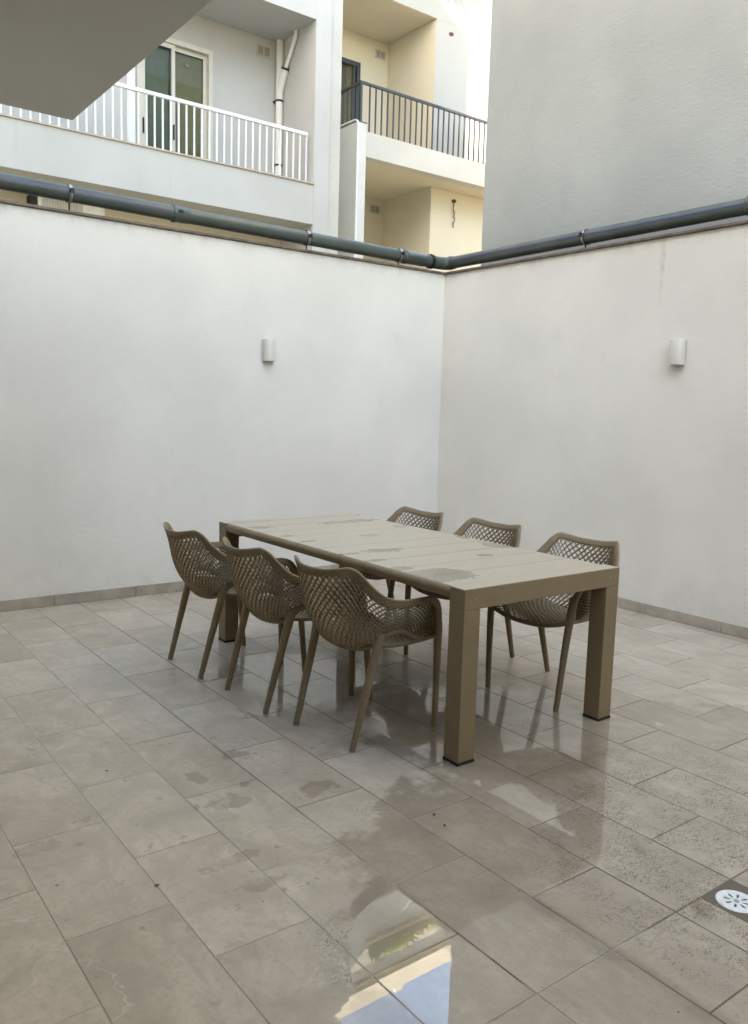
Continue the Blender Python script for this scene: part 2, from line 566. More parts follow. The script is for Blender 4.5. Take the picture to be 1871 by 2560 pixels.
def spline(pts, n):
    """Catmull-Rom through pts, n samples"""
    P = np.array(pts, float)
    m = len(P)
    out = []
    for s in np.linspace(0, m - 1, n):
        i = min(int(s), m - 2)
        t = s - i
        p0, p1, p2, p3 = P[max(i - 1, 0)], P[i], P[i + 1], P[min(i + 2, m - 1)]
        out.append(0.5 * ((2 * p1) + (-p0 + p2) * t + (2 * p0 - 5 * p1 + 4 * p2 - p3) * t * t + (-p0 + 3 * p1 - 3 * p2 + p3) * t ** 3))
    return np.array(out)


random.seed(4)

# ------------------------------------------------------------------ ground and floor
gm = MB()
gm.box(-90, 90, -90, 90, -1.0, -0.5)
tag(gm.build('ground', M['ground']), kind='structure')
# patio floor bed (grout shows in the joints)
fl = MB()
fl.box(-9.0, 0.0, -9.0, 0.0, -0.30, -0.0016)
floor = tag(fl.build('patio_floor', M['grout']), kind='structure')

PX, X0 = 0.3045, -3.45
PL = 0.5855
FOLD = -4.712
G = 0.0023
hidden_tiles = MB()


def tile_poly(x0, x1, y0, y1):
    # the corner of one tile is cut away round the drain
    a, b, c_, d = x0 + G, x1 - G, y0 + G, y1 - G
    if a < -2.95 < b and c_ < -4.76 < d:
        return [(a, c_), (b, c_), (b, -4.872), (-3.016, -4.872), (-3.016, d), (a, d)]
    return [(a, c_), (b, c_), (b, d), (a, d)]


def tile_mesh(pts):
    bm = bmesh.new()
    top = [bm.verts.new((x, y, 0.0)) for x, y in pts]
    f = bm.faces.new(top)
    r = bmesh.ops.extrude_face_region(bm, geom=[f])
    for e in r['geom']:
        if isinstance(e, bmesh.types.BMVert):
            e.co.z = -0.009
    bm.normal_update()
    edges = [e for e in bm.edges if all(abs(v.co.z) < 1e-6 for v in e.verts)]
    bmesh.ops.bevel(bm, geom=edges, offset=0.0009, segments=1, affect='EDGES')
    bmesh.ops.recalc_face_normals(bm, faces=bm.faces)
    return bm


tile_cache = {}
ntile = 0
for kx in range(-19, 12):
    xa, xb = X0 + PX * kx, X0 + PX * (kx + 1)
    xa, xb = max(xa, -9.0), min(xb, -0.001)
    if xb - xa < 0.02:
        continue
    ph = -3.832 if kx % 2 == 0 else -4.1225
    ys = [ph + PL * j for j in range(-16, 9)]
    ys = [y for y in ys if FOLD + 0.03 < y < -0.03]
    low = (FOLD - 0.2925) if kx % 2 == 0 else (FOLD - PL)
    lows = [low - PL * j for j in range(0, 9)]
    ys = sorted([y for y in lows if y > -8.97] + [FOLD] + ys + [-9.0, -0.001])
    for ya, yb in zip(ys[:-1], ys[1:]):
        pts = tile_poly(xa, xb, ya, yb)
        vis = False
        for x, y in pts + [((xa + xb) / 2, (ya + yb) / 2)]:
            q = pix(x, y, 0)
            if q and -60 < q[0] < IW + 60 and -60 < q[1] < IH + 90:
                vis = True
        cx, cy = (xa + xb) / 2, (ya + yb) / 2
        if vis:
            key = (round(xb - xa, 4), round(yb - ya, 4), len(pts))
            if key not in tile_cache:
                bm = tile_mesh([(x - cx, y - cy) for x, y in pts])
                me = bpy.data.meshes.new('tile')
                bm.to_mesh(me)
                bm.free()
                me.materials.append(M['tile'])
                tile_cache[key] = me
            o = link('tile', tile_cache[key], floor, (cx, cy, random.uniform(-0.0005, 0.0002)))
            o.rotation_euler = (random.gauss(0, 0.0006), random.gauss(0, 0.0006), 0)
            ntile += 1
        else:
            hidden_tiles.prism(pts, -0.009, 0.0)
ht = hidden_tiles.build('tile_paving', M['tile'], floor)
ht['kind'] = 'stuff'
print('tiles', ntile)

# ------------------------------------------------------------------ patio walls
WH = 2.742
WT = 0.20


def patio_wall(label, along, a0, a1):
    root = thing('patio_wall', label, 'wall')

    def bx(name, mat, s0, s1, d0, d1, z0, z1, b=0.0):
        # s along the wall, d into the wall (positive = away from the patio)
        if along == 'x':
            return box(name, mat, root, s0, s1, d0, d1, z0, z1, b)
        return box(name, mat, root, d0, d1, s0, s1, z0, z1, b)
    bx('wall_body', M['wall'], a0, a1, 0.0, WT, -0.3, WH)
    # coping slabs
    n = int(round((a1 - a0) / 1.2))
    L = (a1 - a0) / n
    for i in range(n):
        bx('coping_slab', M['stone'], a0 + L * i + 0.002, a0 + L * (i + 1) - 0.002, -0.022, WT + 0.02, WH + 0.002, WH + 0.022, 0.004)
    return root, bx


wl, bxl = patio_wall('long white rendered wall on the left with grey pipe along its top', 'x', -9.0, -0.0)
wr, bxr = patio_wall('white rendered wall on the right below the tall grey building', 'y', -9.0, 0.225)
# left wall skirting tiles
x = -0.012
while x > -6.0:
    xe = max(x - 0.602, -8.95)
    bxl('skirting_tile', M['skirt'], xe + 0.003, x, -0.011, -0.0005, 0.001, 0.079, 0.002)
    x = xe
y = -0.013
while y > -5.6:
    ye = y - 0.602
    bxr('skirting_tile', M['skirt'], ye + 0.003, y, -0.011, -0.0005, 0.001, 0.079, 0.002)
    y = ye

# ------------------------------------------------------------------ tall grey building on the right
gb = thing('grey_building', 'tall windowless grey rendered building above the right patio wall', 'building')
box('wall', M['grey'], gb, 0.23, 9.0, -14.0, -0.235, -0.5, 9.0)
box('roof', M['stone'], gb, 0.19, 9.04, -14.04, -0.195, 9.002, 9.08)

# ------------------------------------------------------------------ own house with the terrace slab over the camera
hs = thing('house', 'house with grey terrace slab jutting over the top left of the patio', 'house')
box('wall', M['housewall'], hs, -9.3, 0.20, -9.6, -9.0, -0.3, 3.7)
box('added_shade_block', M['dimwall'], hs, -9.0, -6.4, -8.99, -2.6, 0.002, 2.748)  # unseen block added under the slab to darken sides facing left
box('terrace_slab', M['soffit'], hs, -9.0, -4.025, -9.0, -1.925, 2.75, 2.98, 0.006)
tw = thing('sun_blocker', 'tall unseen block added on the left to keep the sun off', 'building')
box('wall', M['dimwall'], tw, -12.0, -9.301, -14.0, -2.2, -0.5, 11.6)  # added out of view, shades the patio and dims bounce from the left
box('roof', M['stone'], tw, -12.05, -9.26, -14.05, -2.2, 11.602, 11.68)
box('tall_sun_blocker', M['white'], tw, -11.0, -9.301, -2.198, 5.4, -0.5, 16.95)  # added tall part, height set to shade the white facade

# ------------------------------------------------------------------ white apartment building
ab = thing('apartment_building', 'white apartment building with white railed balcony and sliding door', 'building')
XL = -12.0
box('balcony_front', M['white'], ab, XL, 1.998, 5.5, 5.7, 4.37, 4.978)
box('balcony_sill', M['sill'], ab, XL, 2.004, 5.475, 5.72, 4.980, 5.002)
box('balcony_floor', M['white'], ab, XL, 1.998, 5.702, 6.6, 4.371, 4.62)
box('lower_wall', M['cream'], ab, XL, 1.998, 6.5, 6.9, -0.5, 4.369)
box('upper_front', M['white'], ab, XL, 1.998, 5.5, 5.75, 7.44, 11.72)
box('balcony_ceiling', M['white'], ab, XL, 1.998, 5.752, 6.9, 7.441, 7.9)
box('upper_wall', M['white'], ab, XL, 1.998, 6.0, 14.0, 7.902, 11.7)
box('pier', M['white'], ab, 2.0, 2.285, 5.5, 14.0, -0.5, 11.72)
box('side_strip', M['stained'], ab, 2.287, 2.53, 5.56, 14.0, -0.5, 11.72)
DX0, DX1, DZ = -0.46, 0.775, 6.985
box('back_wall', M['white'], ab, XL, DX0, 6.6, 6.9, 4.622, 7.44)
box('back_wall', M['white'], ab, DX1, 1.998, 6.6, 6.9, 4.622, 7.44)
box('back_wall', M['white'], ab, DX0 + .001, DX1 - .001, 6.6, 6.9, DZ, 7.44)
rm = MB()
rm.box(-1.6, 1.9, 9.0, 9.1, 4.6, 7.44)
rm.box(-1.7, -1.6, 6.902, 9.1, 4.6, 7.44)
rm.box(1.9, 1.99, 6.902, 9.1, 4.6, 7.44)
rm.box(-1.7, 1.99, 6.902, 9.1, 4.5, 4.6)
rm.box(-1.7, 1.99, 6.902, 9.1, 7.442, 7.5)
rm.build('room_interior', M['room'], ab)
# sliding door: outer frame, two leaves
door = box('door', M['doorframe'], ab, DX0, DX0 + 0.07, 6.57, 6.70, 4.625, DZ - 0.002)
fr = MB()
fr.box(DX1 - 0.07, DX1 - .001, 6.57, 6.70, 4.625, DZ - 0.002)
fr.box(DX0 + 0.072, DX1 - 0.072, 6.57, 6.70, DZ - 0.075, DZ - 0.003)
fr.box(DX0 + 0.072, DX1 - 0.072, 6.57, 6.70, 4.625, 4.67)
fr.build('door_frame', M['doorframe'], door)
lf = MB()
for (a, b, yy) in ((DX0 + 0.074, 0.155, 6.60), (0.095, DX1 - 0.074, 6.645)):
    lf.box(a, a + 0.06, yy, yy + 0.035, 4.672, DZ - 0.077)
    lf.box(b - 0.06, b, yy, yy + 0.035, 4.672, DZ - 0.077)
    lf.box(a + 0.061, b - 0.061, yy, yy + 0.035, DZ - 0.14, DZ - 0.078)
    lf.box(a + 0.061, b - 0.061, yy, yy + 0.035, 4.672, 4.74)
lf.build('leaf_frame', M['doorframe'], door)
box('pane', M['glass'], door, DX0 + 0.136, 0.093, 6.615, 6.621, 4.742, DZ - 0.142)
box('pane', M['glass'], door, 0.157, DX1 - 0.136, 6.66, 6.666, 4.742, DZ - 0.142)
box('insect_screen', M['brown'], door, 0.157, DX1 - 0.136, 6.69, 6.70, 4.742, DZ - 0.142)
box('sticker', M['ventd'], door, 0.34, 0.41, 6.656, 6.659, 6.66, 6.71)
box('pane_reflection', M['pane_reflection'], door, DX0 + 0.137, 0.092, 6.70, 6.71, 4.742, DZ - 0.142)  # added sheet, gives the left pane its grey green reflection as colour
for hx in (DX0 + 0.10, 0.125):
    box('handle', M['black'], door, hx - 0.010, hx + 0.010, 6.575, 6.60, 5.52, 5.74)
# shutter leaf folded against the wall, left of the door
box('shutter_leaf', M['whitemetal'], ab, -0.62, -0.50, 6.55, 6.598, 4.64, 6.9, 0.004)


def vent(parent, x0, x1, z0, z1, yf, wallmat):
    v = MB()
    t = 0.022
    v.box(x0, x1, yf - 0.014, yf, z1 - t, z1)
    v.box(x0, x1, yf - 0.014, yf, z0, z0 + t)
    v.box(x0, x0 + t, yf - 0.014, yf, z0 + t, z1 - t)
    v.box(x1 - t, x1, yf - 0.014, yf, z0 + t, z1 - t)
    xm = (x0 + x1) / 2
    v.box(xm - t / 2, xm + t / 2, yf - 0.014, yf, z0 + t, z1 - t)
    o = v.build('vent_grille', M['ventp'], parent)
    s = MB()
    n = 8
    for i in range(n):
        z = z0 + t + (z1 - z0 - 2 * t) * (i + .5) / n
        for a, b in ((x0 + t, xm - t / 2), (xm + t / 2, x1 - t)):
            s.box(a + .001, b - .001, yf - 0.008, yf - 0.002, z - 0.003, z + 0.003)
    s.build('slat', M['ventp'], o)
    box('vent_back', M['ventd'], o, x0 + t, x1 - t, yf - 0.0015, yf - 0.0005, z0 + t, z1 - t)
    return o


vent(ab, 1.56, 1.82, 7.14, 7.32, 6.6, None)

# white balcony railing
rl = MB()
rl.box(XL, 1.93, 5.575, 5.625, 5.722, 5.772, 0.004)
rail = rl.build('railing', M['whitemetal'], ab)
pm = MB()
pm.box(-0.011, 0.011, -0.011, 0.011, 5.003, 5.721)
bal = mesh('baluster', pm.v, pm.f, M['whitemetal'])
x = 1.916
for i in range(60):
    link('baluster', bal, rail, (x - 0.119 * i, 5.60, 0))

# downpipe in the corner of the loggia
dp = thing('downpipe', 'white plastic downpipe with angled branch inside the white balcony', 'pipe', (1.935, 6.50, 0))
a = MB()
a.tube([(0, 0, 4.622), (0, 0, 7.43)], 0.060, 16)
a.build('pipe', M['cast'], dp)
a = MB()
a.tube([(0, 0, 6.55), (0, 0, 6.96)], 0.064, 16)
a.tube([(0, -0.01, 6.62), (0.005, -0.16, 6.93)], 0.062, 16)
a.build('branch_fitting', M['cast'], dp)
a = MB()
a.tube([(0.005, -0.15, 6.90), (0.02, -0.46, 7.35), (0.02, -0.47, 7.44)], 0.032, 12)
a.build('branch_pipe', M['cast'], dp)
for z in (5.45, 6.47):
    a = MB()
    a.tube([(0, 0, z), (0, 0, z + 0.03)], 0.066, 16)
    a.box(-0.066, 0.08, 0.04, 0.099, z + 0.004, z + 0.026)
    a.build('pipe_clip', M['black'], dp)
a = MB()
a.tube([(0.006, -0.162, 6.935), (0.007, -0.175, 6.962)], 0.064, 14)
a.build('branch_seal', M['black'], dp)

# air conditioner under the balcony
ac = thing('air_conditioner', 'cream outdoor air conditioner unit half hidden under the long pipe', 'air conditioner', (-1.56, 6.18, 3.86))
box('casing', M['acw'], ac, -0.46, 0.46, 0.0, 0.30, 0.0, 0.50, 0.012)
g = MB()
for i in range(26):
    xx = -0.40 + i * 0.0215
    g.box(xx - 0.0035, xx + 0.0035, -0.018, -0.004, 0.03, 0.47)
for zz in (0.03, 0.25, 0.47):
    g.box(-0.41, 0.155, -0.021, -0.0185, zz - 0.006, zz + 0.006)
g.build('fan_grille', M['acd'], ac)
box('panel', M['acw'], ac, 0.19, 0.43, -0.006, -0.001, 0.02, 0.48)
box('bracket', M['black'], ac, -0.53, -0.47, 0.02, 0.31, -0.05, 0.42)


def disc(n, r, y0, y1, cx, cz, a0=0, a1=2 * math.pi, rin=0.0):
    m = MB()
    A = [a0 + (a1 - a0) * i / n for i in range(n + 1)]
    outer = [(cx + r * math.cos(t), cz + r * math.sin(t)) for t in A]
    inner = [(cx + rin * math.cos(t), cz + rin * math.sin(t)) for t in A]
    v = [(x, y0, z) for x, z in outer] + [(x, y0, z) for x, z in inner] + [(x, y1, z) for x, z in outer] + [(x, y1, z) for x, z in inner]
    k = n + 1
    f = []
    for i in range(n):
        f.append((i, i + 1, k + i + 1, k + i))
        f.append((2 * k + i, 3 * k + i, 3 * k + i + 1, 2 * k + i + 1))
        f.append((i, 2 * k + i, 2 * k + i + 1, i + 1))
    m.add(v, f)
    return m


em = disc(20, 0.075, -0.012, -0.0065, 0.30, 0.09, rad(20), rad(285), 0.018)
em.build('emblem', M['blue'], ac)
box('emblem_bar', M['red'], ac, 0.305, 0.385, -0.014, -0.0065, 0.035, 0.085)
# small pieces on the far wall seen below the pipe
box('wall_socket', M['ventp'], ab, 1.12, 1.22, 6.46, 6.499, 3.96, 4.12, 0.005)
box('meter_box', M['black'], ab, 1.36, 1.46, 6.44, 6.499, 3.93, 4.06, 0.005)

# ------------------------------------------------------------------ cream building behind
cb = thing('cream_building', 'cream building with dark railed corner balcony and deep shaded recesses', 'building')
XR = 13.0
box('balcony_slab', M['creamslab'], cb, 3.68, XR, 6.5, 6.72, 5.97, 6.40)
box('balcony_floor', M['cream'], cb, 3.68, XR, 6.722, 8.749, 5.971, 6.385)
box('front_wall', M['cream'], cb, 5.89, XR, 7.2, 12.0, -0.5, 5.969)
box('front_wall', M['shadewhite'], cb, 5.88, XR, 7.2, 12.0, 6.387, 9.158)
box('back_wall', M['cream'], cb, 2.6, 5.889, 8.75, 9.0, -0.5, 5.97)
box('back_wall', M['cream'], cb, 5.13, 5.879, 8.75, 9.0, 6.387, 9.158)
box('back_wall', M['cream'], cb, 2.6, 4.2, 8.75, 9.0, 6.387, 9.158)
box('back_wall', M['cream'], cb, 4.201, 5.129, 8.75, 9.0, 8.58, 9.158)
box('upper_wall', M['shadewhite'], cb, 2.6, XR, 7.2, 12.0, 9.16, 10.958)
box('roof_slab', M['creamslab'], cb, 2.55, XR + .3, 7.0, 12.3, 10.96, 11.37)
box('roof_soffit_trim', M['cream'], cb, 2.6, XR, 7.10, 7.16, 10.91, 10.959)
box('side_wall', M['cream'], cb, 2.6, 2.8, 7.2, 8.749, -0.5, 5.97)
box('side_wall', M['cream'], cb, 2.6, 2.8, 7.2, 8.749, 6.387, 9.158)
box('chimney', M['creamslab'], cb, 5.55, 5.75, 7.05, 7.25, 11.372, 11.54)
vent(cb, 5.54, 5.80, 8.81, 8.98, 8.75, None)
vent(cb, 5.50, 5.76, 5.66, 5.83, 8.75, None)
dd = box('door', M['darkmetal'], cb, 5.04, 5.128, 8.70, 8.80, 6.39, 8.578)
f = MB()
f.box(4.202, 5.039, 8.70, 8.80, 8.49, 8.577)
f.box(4.202, 4.29, 8.70, 8.80, 6.39, 8.489)
f.box(4.96, 5.02, 8.72, 8.78, 6.39, 8.488)
f.build('door_frame', M['darkmetal'], dd)
box('pane', M['glass'], dd, 4.291, 4.959, 8.74, 8.75, 6.39, 8.488)
box('room_interior', M['brown'], cb, 4.0, 5.4, 9.6, 9.7, 6.3, 9.1)

# dark balcony railing
rl = MB()
rl.box(3.60, XR, 6.525, 6.575, 7.20, 7.245, 0.004)
rl.box(3.60, 3.65, 6.577, 8.70, 7.20, 7.245, 0.004)
rail2 = rl.build('railing', M['darkmetal'], cb)
pm = MB()
pm.box(-0.010, 0.010, -0.012, 0.012, 6.401, 7.199)
db = mesh('baluster', pm.v, pm.f, M['darkmetal'])
pm = MB()
pm.box(-0.022, 0.022, -0.022, 0.022, 6.402, 7.198)
link('corner_post', mesh('corner_post', pm.v, pm.f, M['darkmetal']), rail2, (3.626, 6.55, 0))
for i in range(40):
    link('baluster', db, rail2, (3.690 + 0.1357 * (i + 1), 6.55, 0))
for i in range(15):
    link('baluster', db, rail2, (3.626, 6.55 + 0.1357 * (i + 1), 0))

box('recess_bounce_sheet', M['cream'], cb, 5.874, 5.8785, 7.203, 8.749, 6.387, 9.15)  # added sheets, warm bounce light put into the recess as cream colour
box('recess_bounce_sheet', M['cream'], cb, 2.81, 5.873, 7.203, 8.749, 9.1535, 9.158)

# raw cable holes in the facade
for (hx, hz, cable) in ((6.27, 8.97, 0), (6.51, 5.79, 1)):
    m = MB()
    pts = []
    for i in range(14):
        t = 2 * math.pi * i / 14
        r = 0.062 * (1 + 0.10 * math.sin(2 * t + hx) + random.uniform(-.10, .10))
        pts.append((hx + r * math.cos(t), hz + 0.62 * r * math.sin(t)))
    v = [(x, 7.199, z) for x, z in pts] + [(x, 7.194, z) for x, z in pts]
    n = len(pts)
    m.add(v, [tuple(range(n, 2 * n))] + [(i, (i + 1) % n, n + (i + 1) % n, n + i) for i in range(n)])
    o = m.build('cable_hole', M['rust'], cb)
    if cable:
        m = MB()
        for q in range(2):
            pth = [(hx, 7.19, hz)]
            for i in range(7):
                pth.append((hx + random.uniform(-.03, .03), 7.17 + random.uniform(-.01, .01), hz - 0.08 - i * 0.075))
            m.tube([tuple(a) for a in spline(pth, 24)], 0.006, 5)
        m.build('loose_cable', M['cable'], o)

# party wall between the two back yards, with a thin white conduit
PWM = 'party'
pw = thing('party_wall', 'stained white party wall end with a thin white conduit running up it', 'wall')
box('wall_body', M[PWM], pw, 3.475, 3.675, 6.42, 8.74, -0.5, 6.495)
box('coping_slab', M['stone'], pw, 3.47, 3.68, 6.41, 8.74, 6.497, 6.512)
m = MB()
pth = [(3.47, 6.395, 0.0), (3.47, 6.395, 3.0), (3.47, 6.395, 6.42), (3.47, 6.41, 6.50), (3.47, 6.48, 6.535), (3.47, 7.2, 6.54), (3.47, 8.6, 6.54)]
m.tube(pth, 0.017, 8)
m.build('conduit', M['whitemetal'], pw)

# planter with spiky plants high on the cream facade (seen mirrored in the puddle)
pl = thing('planter', 'long planter of spiky green plants high on the cream facade', 'planter', (5.75, 7.03, 9.98))
box('trough', M['terracotta'], pl, -0.95, 1.0, 0.06, 0.165, 0.04, 0.10, 0.01)
m, m2 = MB(), MB()
for i in range(420):
    xx = random.uniform(-.95, .98)
    yy = random.uniform(.04, .15)
    yaw, lean = random.uniform(3.3, 6.1), random.uniform(0.2, 1.5)
    L = random.uniform(.25, .60) * (1.0 if xx < 0.2 else 0.65)
    d = Vector((math.cos(yaw) * math.sin(lean), math.sin(yaw) * math.sin(lean), math.cos(lean)))
    s = d.cross(Vector((0, 0, 1))).normalized() * 0.02
    b0 = Vector((xx, yy, .095))
    e = b0 + d * L - Vector((0, 0, 0.10 * lean * L / 0.3))
    if e.y > 0.16:
        e.y = 0.16
    mid = b0 + d * L * .5
    tgt = m2 if (xx > 0.1 and random.random() < .35) else m
    tgt.add([b0 - s, b0 + s, mid + s * 1.2, mid - s * 1.2, e], [(0, 1, 2, 3), (3, 2, 4)])
m.build('foliage', M['succulent'], pl)
m2.build('blossom', M['flowers'], pl)

# ------------------------------------------------------------------ drain pipes along the wall tops
PR = 0.055


def pipe_run(label, p0, p1, side, stripe, sockets, clamps, couplers=()):
    """straight run p0->p1; side = unit vector that points to the patio"""
    root = thing('drain_pipe', label, 'pipe')
    p0, p1, side = Vector(p0), Vector(p1), Vector(side)
    d = (p1 - p0).normalized()
    m = MB()
    m.tube([p0 + (p1 - p0) * t for t in np.linspace(0, 1, 12)], PR, 28, ref=(0, 0, 1))
    m.build('pipe', M['pipe'], root)
    up = Vector((0, 0, 1))
    for a, b in stripe:
        q0, q1 = p0 + d * a, p0 + d * b
        v, f = [], []
        for q in (q0, q1):
            for ang in (rad(2), rad(6), rad(10)):
                v.append(q + (side * math.cos(ang) + up * math.sin(ang)) * (PR + 0.0012))
                v.append(q + (side * math.cos(ang) + up * math.sin(ang)) * (PR - 0.002))
        mm = MB()
        mm.add(v, [(0, 2, 8, 6), (2, 4, 10, 8), (0, 6, 7, 1), (4, 5, 11, 10)])
        mm.build('stripe', M['purple'], root)
    for a, L in sockets:
        mm = MB()
        c0 = p0 + d * a
        mm.tube([c0, c0 + d * .006, c0 + d * .03, c0 + d * .035, c0 + d * L, c0 + d * (L + .008)],
                [PR + .002, PR + .009, PR + .009, PR + .005, PR + .005, PR + .001], 28, ref=(0, 0, 1))
        mm.build('socket', M['pipe'], root)
    for a in clamps:
        mm = MB()
        c0 = p0 + d * a
        mm.tube([c0 - d * .013, c0 - d * .013, c0 + d * .013, c0 + d * .013], [PR + .001, PR + .006, PR + .006, PR + .001], 28, ref=(0, 0, 1))
        cl = mm.build('clamp', M['clamp'], root)
        mm = MB()
        mm.tube([c0 - d * .0145, c0 - d * .013], PR + .0062, 28, ref=(0, 0, 1))
        mm.tube([c0 + d * .013, c0 + d * .0145], PR + .0062, 28, ref=(0, 0, 1))
        e = c0 + side * (PR + .012) + up * .01
        mm.box(min(e.x, e.x) - .012, e.x + .012, e.y - .012, e.y + .012, e.z - .014, e.z + .014)
        mm.tube([c0 - up * PR, Vector((c0.x, c0.y, WH + .02))], 0.006, 8)
        mm.build('clamp_bolt', M['black'], cl)
    for a in couplers:
        mm = MB()
        c0 = p0 + d * a
        mm.tube([c0, c0 + d * .004, c0 + d * .03, c0 + d * .034, c0 + d * .13, c0 + d * .134],
                [PR, PR + .011, PR + .011, PR + .006, PR + .006, PR], 28, ref=(0, 0, 1))
        mm.build('coupling', M['pipe'], root)
        e = c0 + d * .06 + side * (PR + .004)
        mm = MB()
        mm.box(e.x - .018, e.x + .012, e.y - .006, e.y + .004, e.z + .0, e.z + .022)
        mm.build('moulded_mark', M['black'], root)
    return root


pa = (-9.0, 0.085, 2.958)
pb = (-0.09, 0.085, 2.862)
pr1 = pipe_run('grey drain pipe along the left wall top, purple stripe ending at coupling', pa, pb, (0, -1, 0),
               [(0, 6.30)], [(8.55, .24)], [5.56, 7.51, 8.50], [6.31])
pr2 = pipe_run('grey drain pipe along the right wall top with thin purple stripe throughout', (0.09, 0.02, 2.866), (0.09, -9.0, 2.905),
               (-1, 0, 0), [(0, 9.0)], [(2.93, .13), (-0.03, .05)], [1.59])
m = MB()
m.tube([tuple(a) for a in spline([(-0.10, .085, 2.862), (-0.03, .085, 2.862), (0.05, .07, 2.862), (0.09, .03, 2.864), (0.09, -.02, 2.866)], 14)],
       PR + 0.004, 24, ref=(0, 0, 1))
eb = m.build('elbow', M['pipe'], pr1)
m = MB()
m.tube([(-0.13, .085, 2.862), (-0.10, .085, 2.862)], PR + .012, 24, ref=(0, 0, 1))
m.build('rubber_seal', M['black'], pr1)

# ------------------------------------------------------------------ wall lamps


def lamp_parts(root):
    # local: x along the wall, y towards the patio (negative), z up; origin at the lamp centre on the wall
    W2, H2, D = 0.0525, 0.0875, 0.078
    prof = []
    for i in range(13):
        t = i / 12
        a = math.pi * t
        prof.append((-W2 * math.cos(a), -0.012 - (D - 0.012) * (math.sin(a) ** 0.55)))
    outer = [(-W2, -0.006)] + prof + [(W2, -0.006)]
    m = MB()
    n = len(outer)
    taper = [(-H2, 1.0), (H2 - 0.006, 1.0), (H2, 0.95)]
    v, f = [], []
    for z, s in taper:
        v += [(x * s, y * s, z) for x, y in outer]
    for k in range(len(taper) - 1):
        for i in range(n - 1):
            f.append((k * n + i, k * n + i + 1, (k + 1) * n + i + 1, (k + 1) * n + i))
        f.append((k * n + n - 1, k * n, (k + 1) * n, (k + 1) * n + n - 1))
    m.add(v, f, True)
    tp = (len(taper) - 1) * n
    m.add(v[tp:], [tuple(range(n))])
    # recessed bottom rim
    inn = [(x * .86, y * .86 - .004, -H2) for x, y in outer]
    inn2 = [(x * .86, y * .86 - .004, -H2 + .02) for x, y in outer]
    vv = v[:n] + inn + inn2
    ff = [(i + 1, i, n + i, n + i + 1) for i in range(n - 1)] + [(n + i + 1, n + i, 2 * n + i, 2 * n + i + 1) for i in range(n - 1)]
    ff += [(0, n - 1, 2 * n - 1, n), (n, 2 * n - 1, 3 * n - 1, 2 * n)]
    m.add(vv, ff)
    m.build('lamp_shade', M['lampbody'], root)
    mm = MB()
    mm.add(inn2, [tuple(range(n - 1, -1, -1))])
    mm.build('lens', M['lens'], root)
    box('back_plate', M['black'], root, -W2 + .006, W2 - .006, -0.006, -0.001, -H2 + .004, H2 - .004)


l1 = thing('wall_lamp', 'small white box lamp on the left wall, between pipe and table', 'wall lamp', (-1.897, 0, 1.92), 0, 'unlit wall lamps')
lamp_parts(l1)
l2 = copy_tree(l1)
l2.location = (0, -2.535, 1.928)
l2.rotation_euler = (0, 0, rad(-90))
l2['label'] = 'small white box lamp on the right wall near the photo edge'

# ------------------------------------------------------------------ floor drain
dr = thing('floor_drain', 'round white floor drain with dark slots in a brown mortar square', 'drain', (-2.937, -4.786, 0))
m = MB()
m.box(-0.076, 0.074, -0.083, 0.070, -0.02, -0.0035)
m.build('mortar_bed', M['mortar'], dr)
NA, RD = 96, 0.0635
rs = [0.0, 0.012, 0.016, 0.0195, 0.035, 0.0385, 0.046, 0.0575, 0.0635]
zs = [-0.001, -0.0008, -0.0008, -0.0008, -0.0006, -0.0004, 0.0, 0.0, -0.0035]
v, f = [], []
for r, z in zip(rs, zs):
    for i in range(NA):
        t = 2 * math.pi * i / NA
        v.append((r * math.cos(t), r * math.sin(t), z))
for k in range(len(rs) - 1):
    for i in range(NA):
        slot = (k == 3 and (i % 12) in (4, 5, 6, 7)) or (k in (2, 4) and (i % 12) in (5, 6))
        if not slot:
            j = (i + 1) % NA
            f.append((k * NA + i, (k + 1) * NA + i, (k + 1) * NA + j, k * NA + j))
m = MB()
m.add(v, f)
gr = m.build('grate', M['slotwhite'], dr)
m = MB()
m.tube([(0, 0, -0.0034), (0, 0, -0.0028)], 0.045, 24)
m.build('drain_cup', M['black'], dr)
m = MB()
m.tube([(0, 0, -0.001), (0, 0, 0.0008)], 0.009, 12)
m.build('screw', M['clamp'], dr)
m = MB()
for i in range(26):
    p0 = Vector((random.gauss(-3.06, .02), random.gauss(-4.75, .018), .003))
    pth = [p0]
    a = random.uniform(0, 6.28)
    for k in range(5):
        a += random.gauss(0, .7)
        pth.append(pth[-1] + Vector((math.cos(a) * .008, math.sin(a) * .008, random.uniform(-.001, .002))))
    m.tube(pth, 0.0007, 4)
tag(m.build('root_fibres', M['fluff']), 'tangle of pale dry fibres beside the floor drain', 'debris', kind='stuff')
m = MB()
spots = [(-3.38, -3.94), (-3.36, -3.86), (-2.47, -3.40), (-2.44, -3.44), (-4.72, -1.36), (-4.22, -2.86), (-4.36, -3.72), (-4.61, -3.55)]
for i in range(90):
    if i < len(spots):
        x, y, L = spots[i][0], spots[i][1], random.uniform(.007, .013)
    else:
        x, y, L = random.uniform(-4.7, -0.3), random.uniform(-5.2, -0.3), random.uniform(.002, .005)
    a = random.uniform(0, 6.28)
    dx, dy = math.cos(a) * L, math.sin(a) * L
    px, py = -dy * random.uniform(.25, .5), dx * random.uniform(.25, .5)
    m.add([(x - dx, y - dy, .001), (x + px, y + py, .003), (x + dx, y + dy, .002), (x - px, y - py, .001)], [(0, 1, 2, 3)])
tag(m.build('leaf_litter', M['leaf']), 'dark crumbs of dry leaf scattered over the wet tiles', 'debris', kind='stuff')

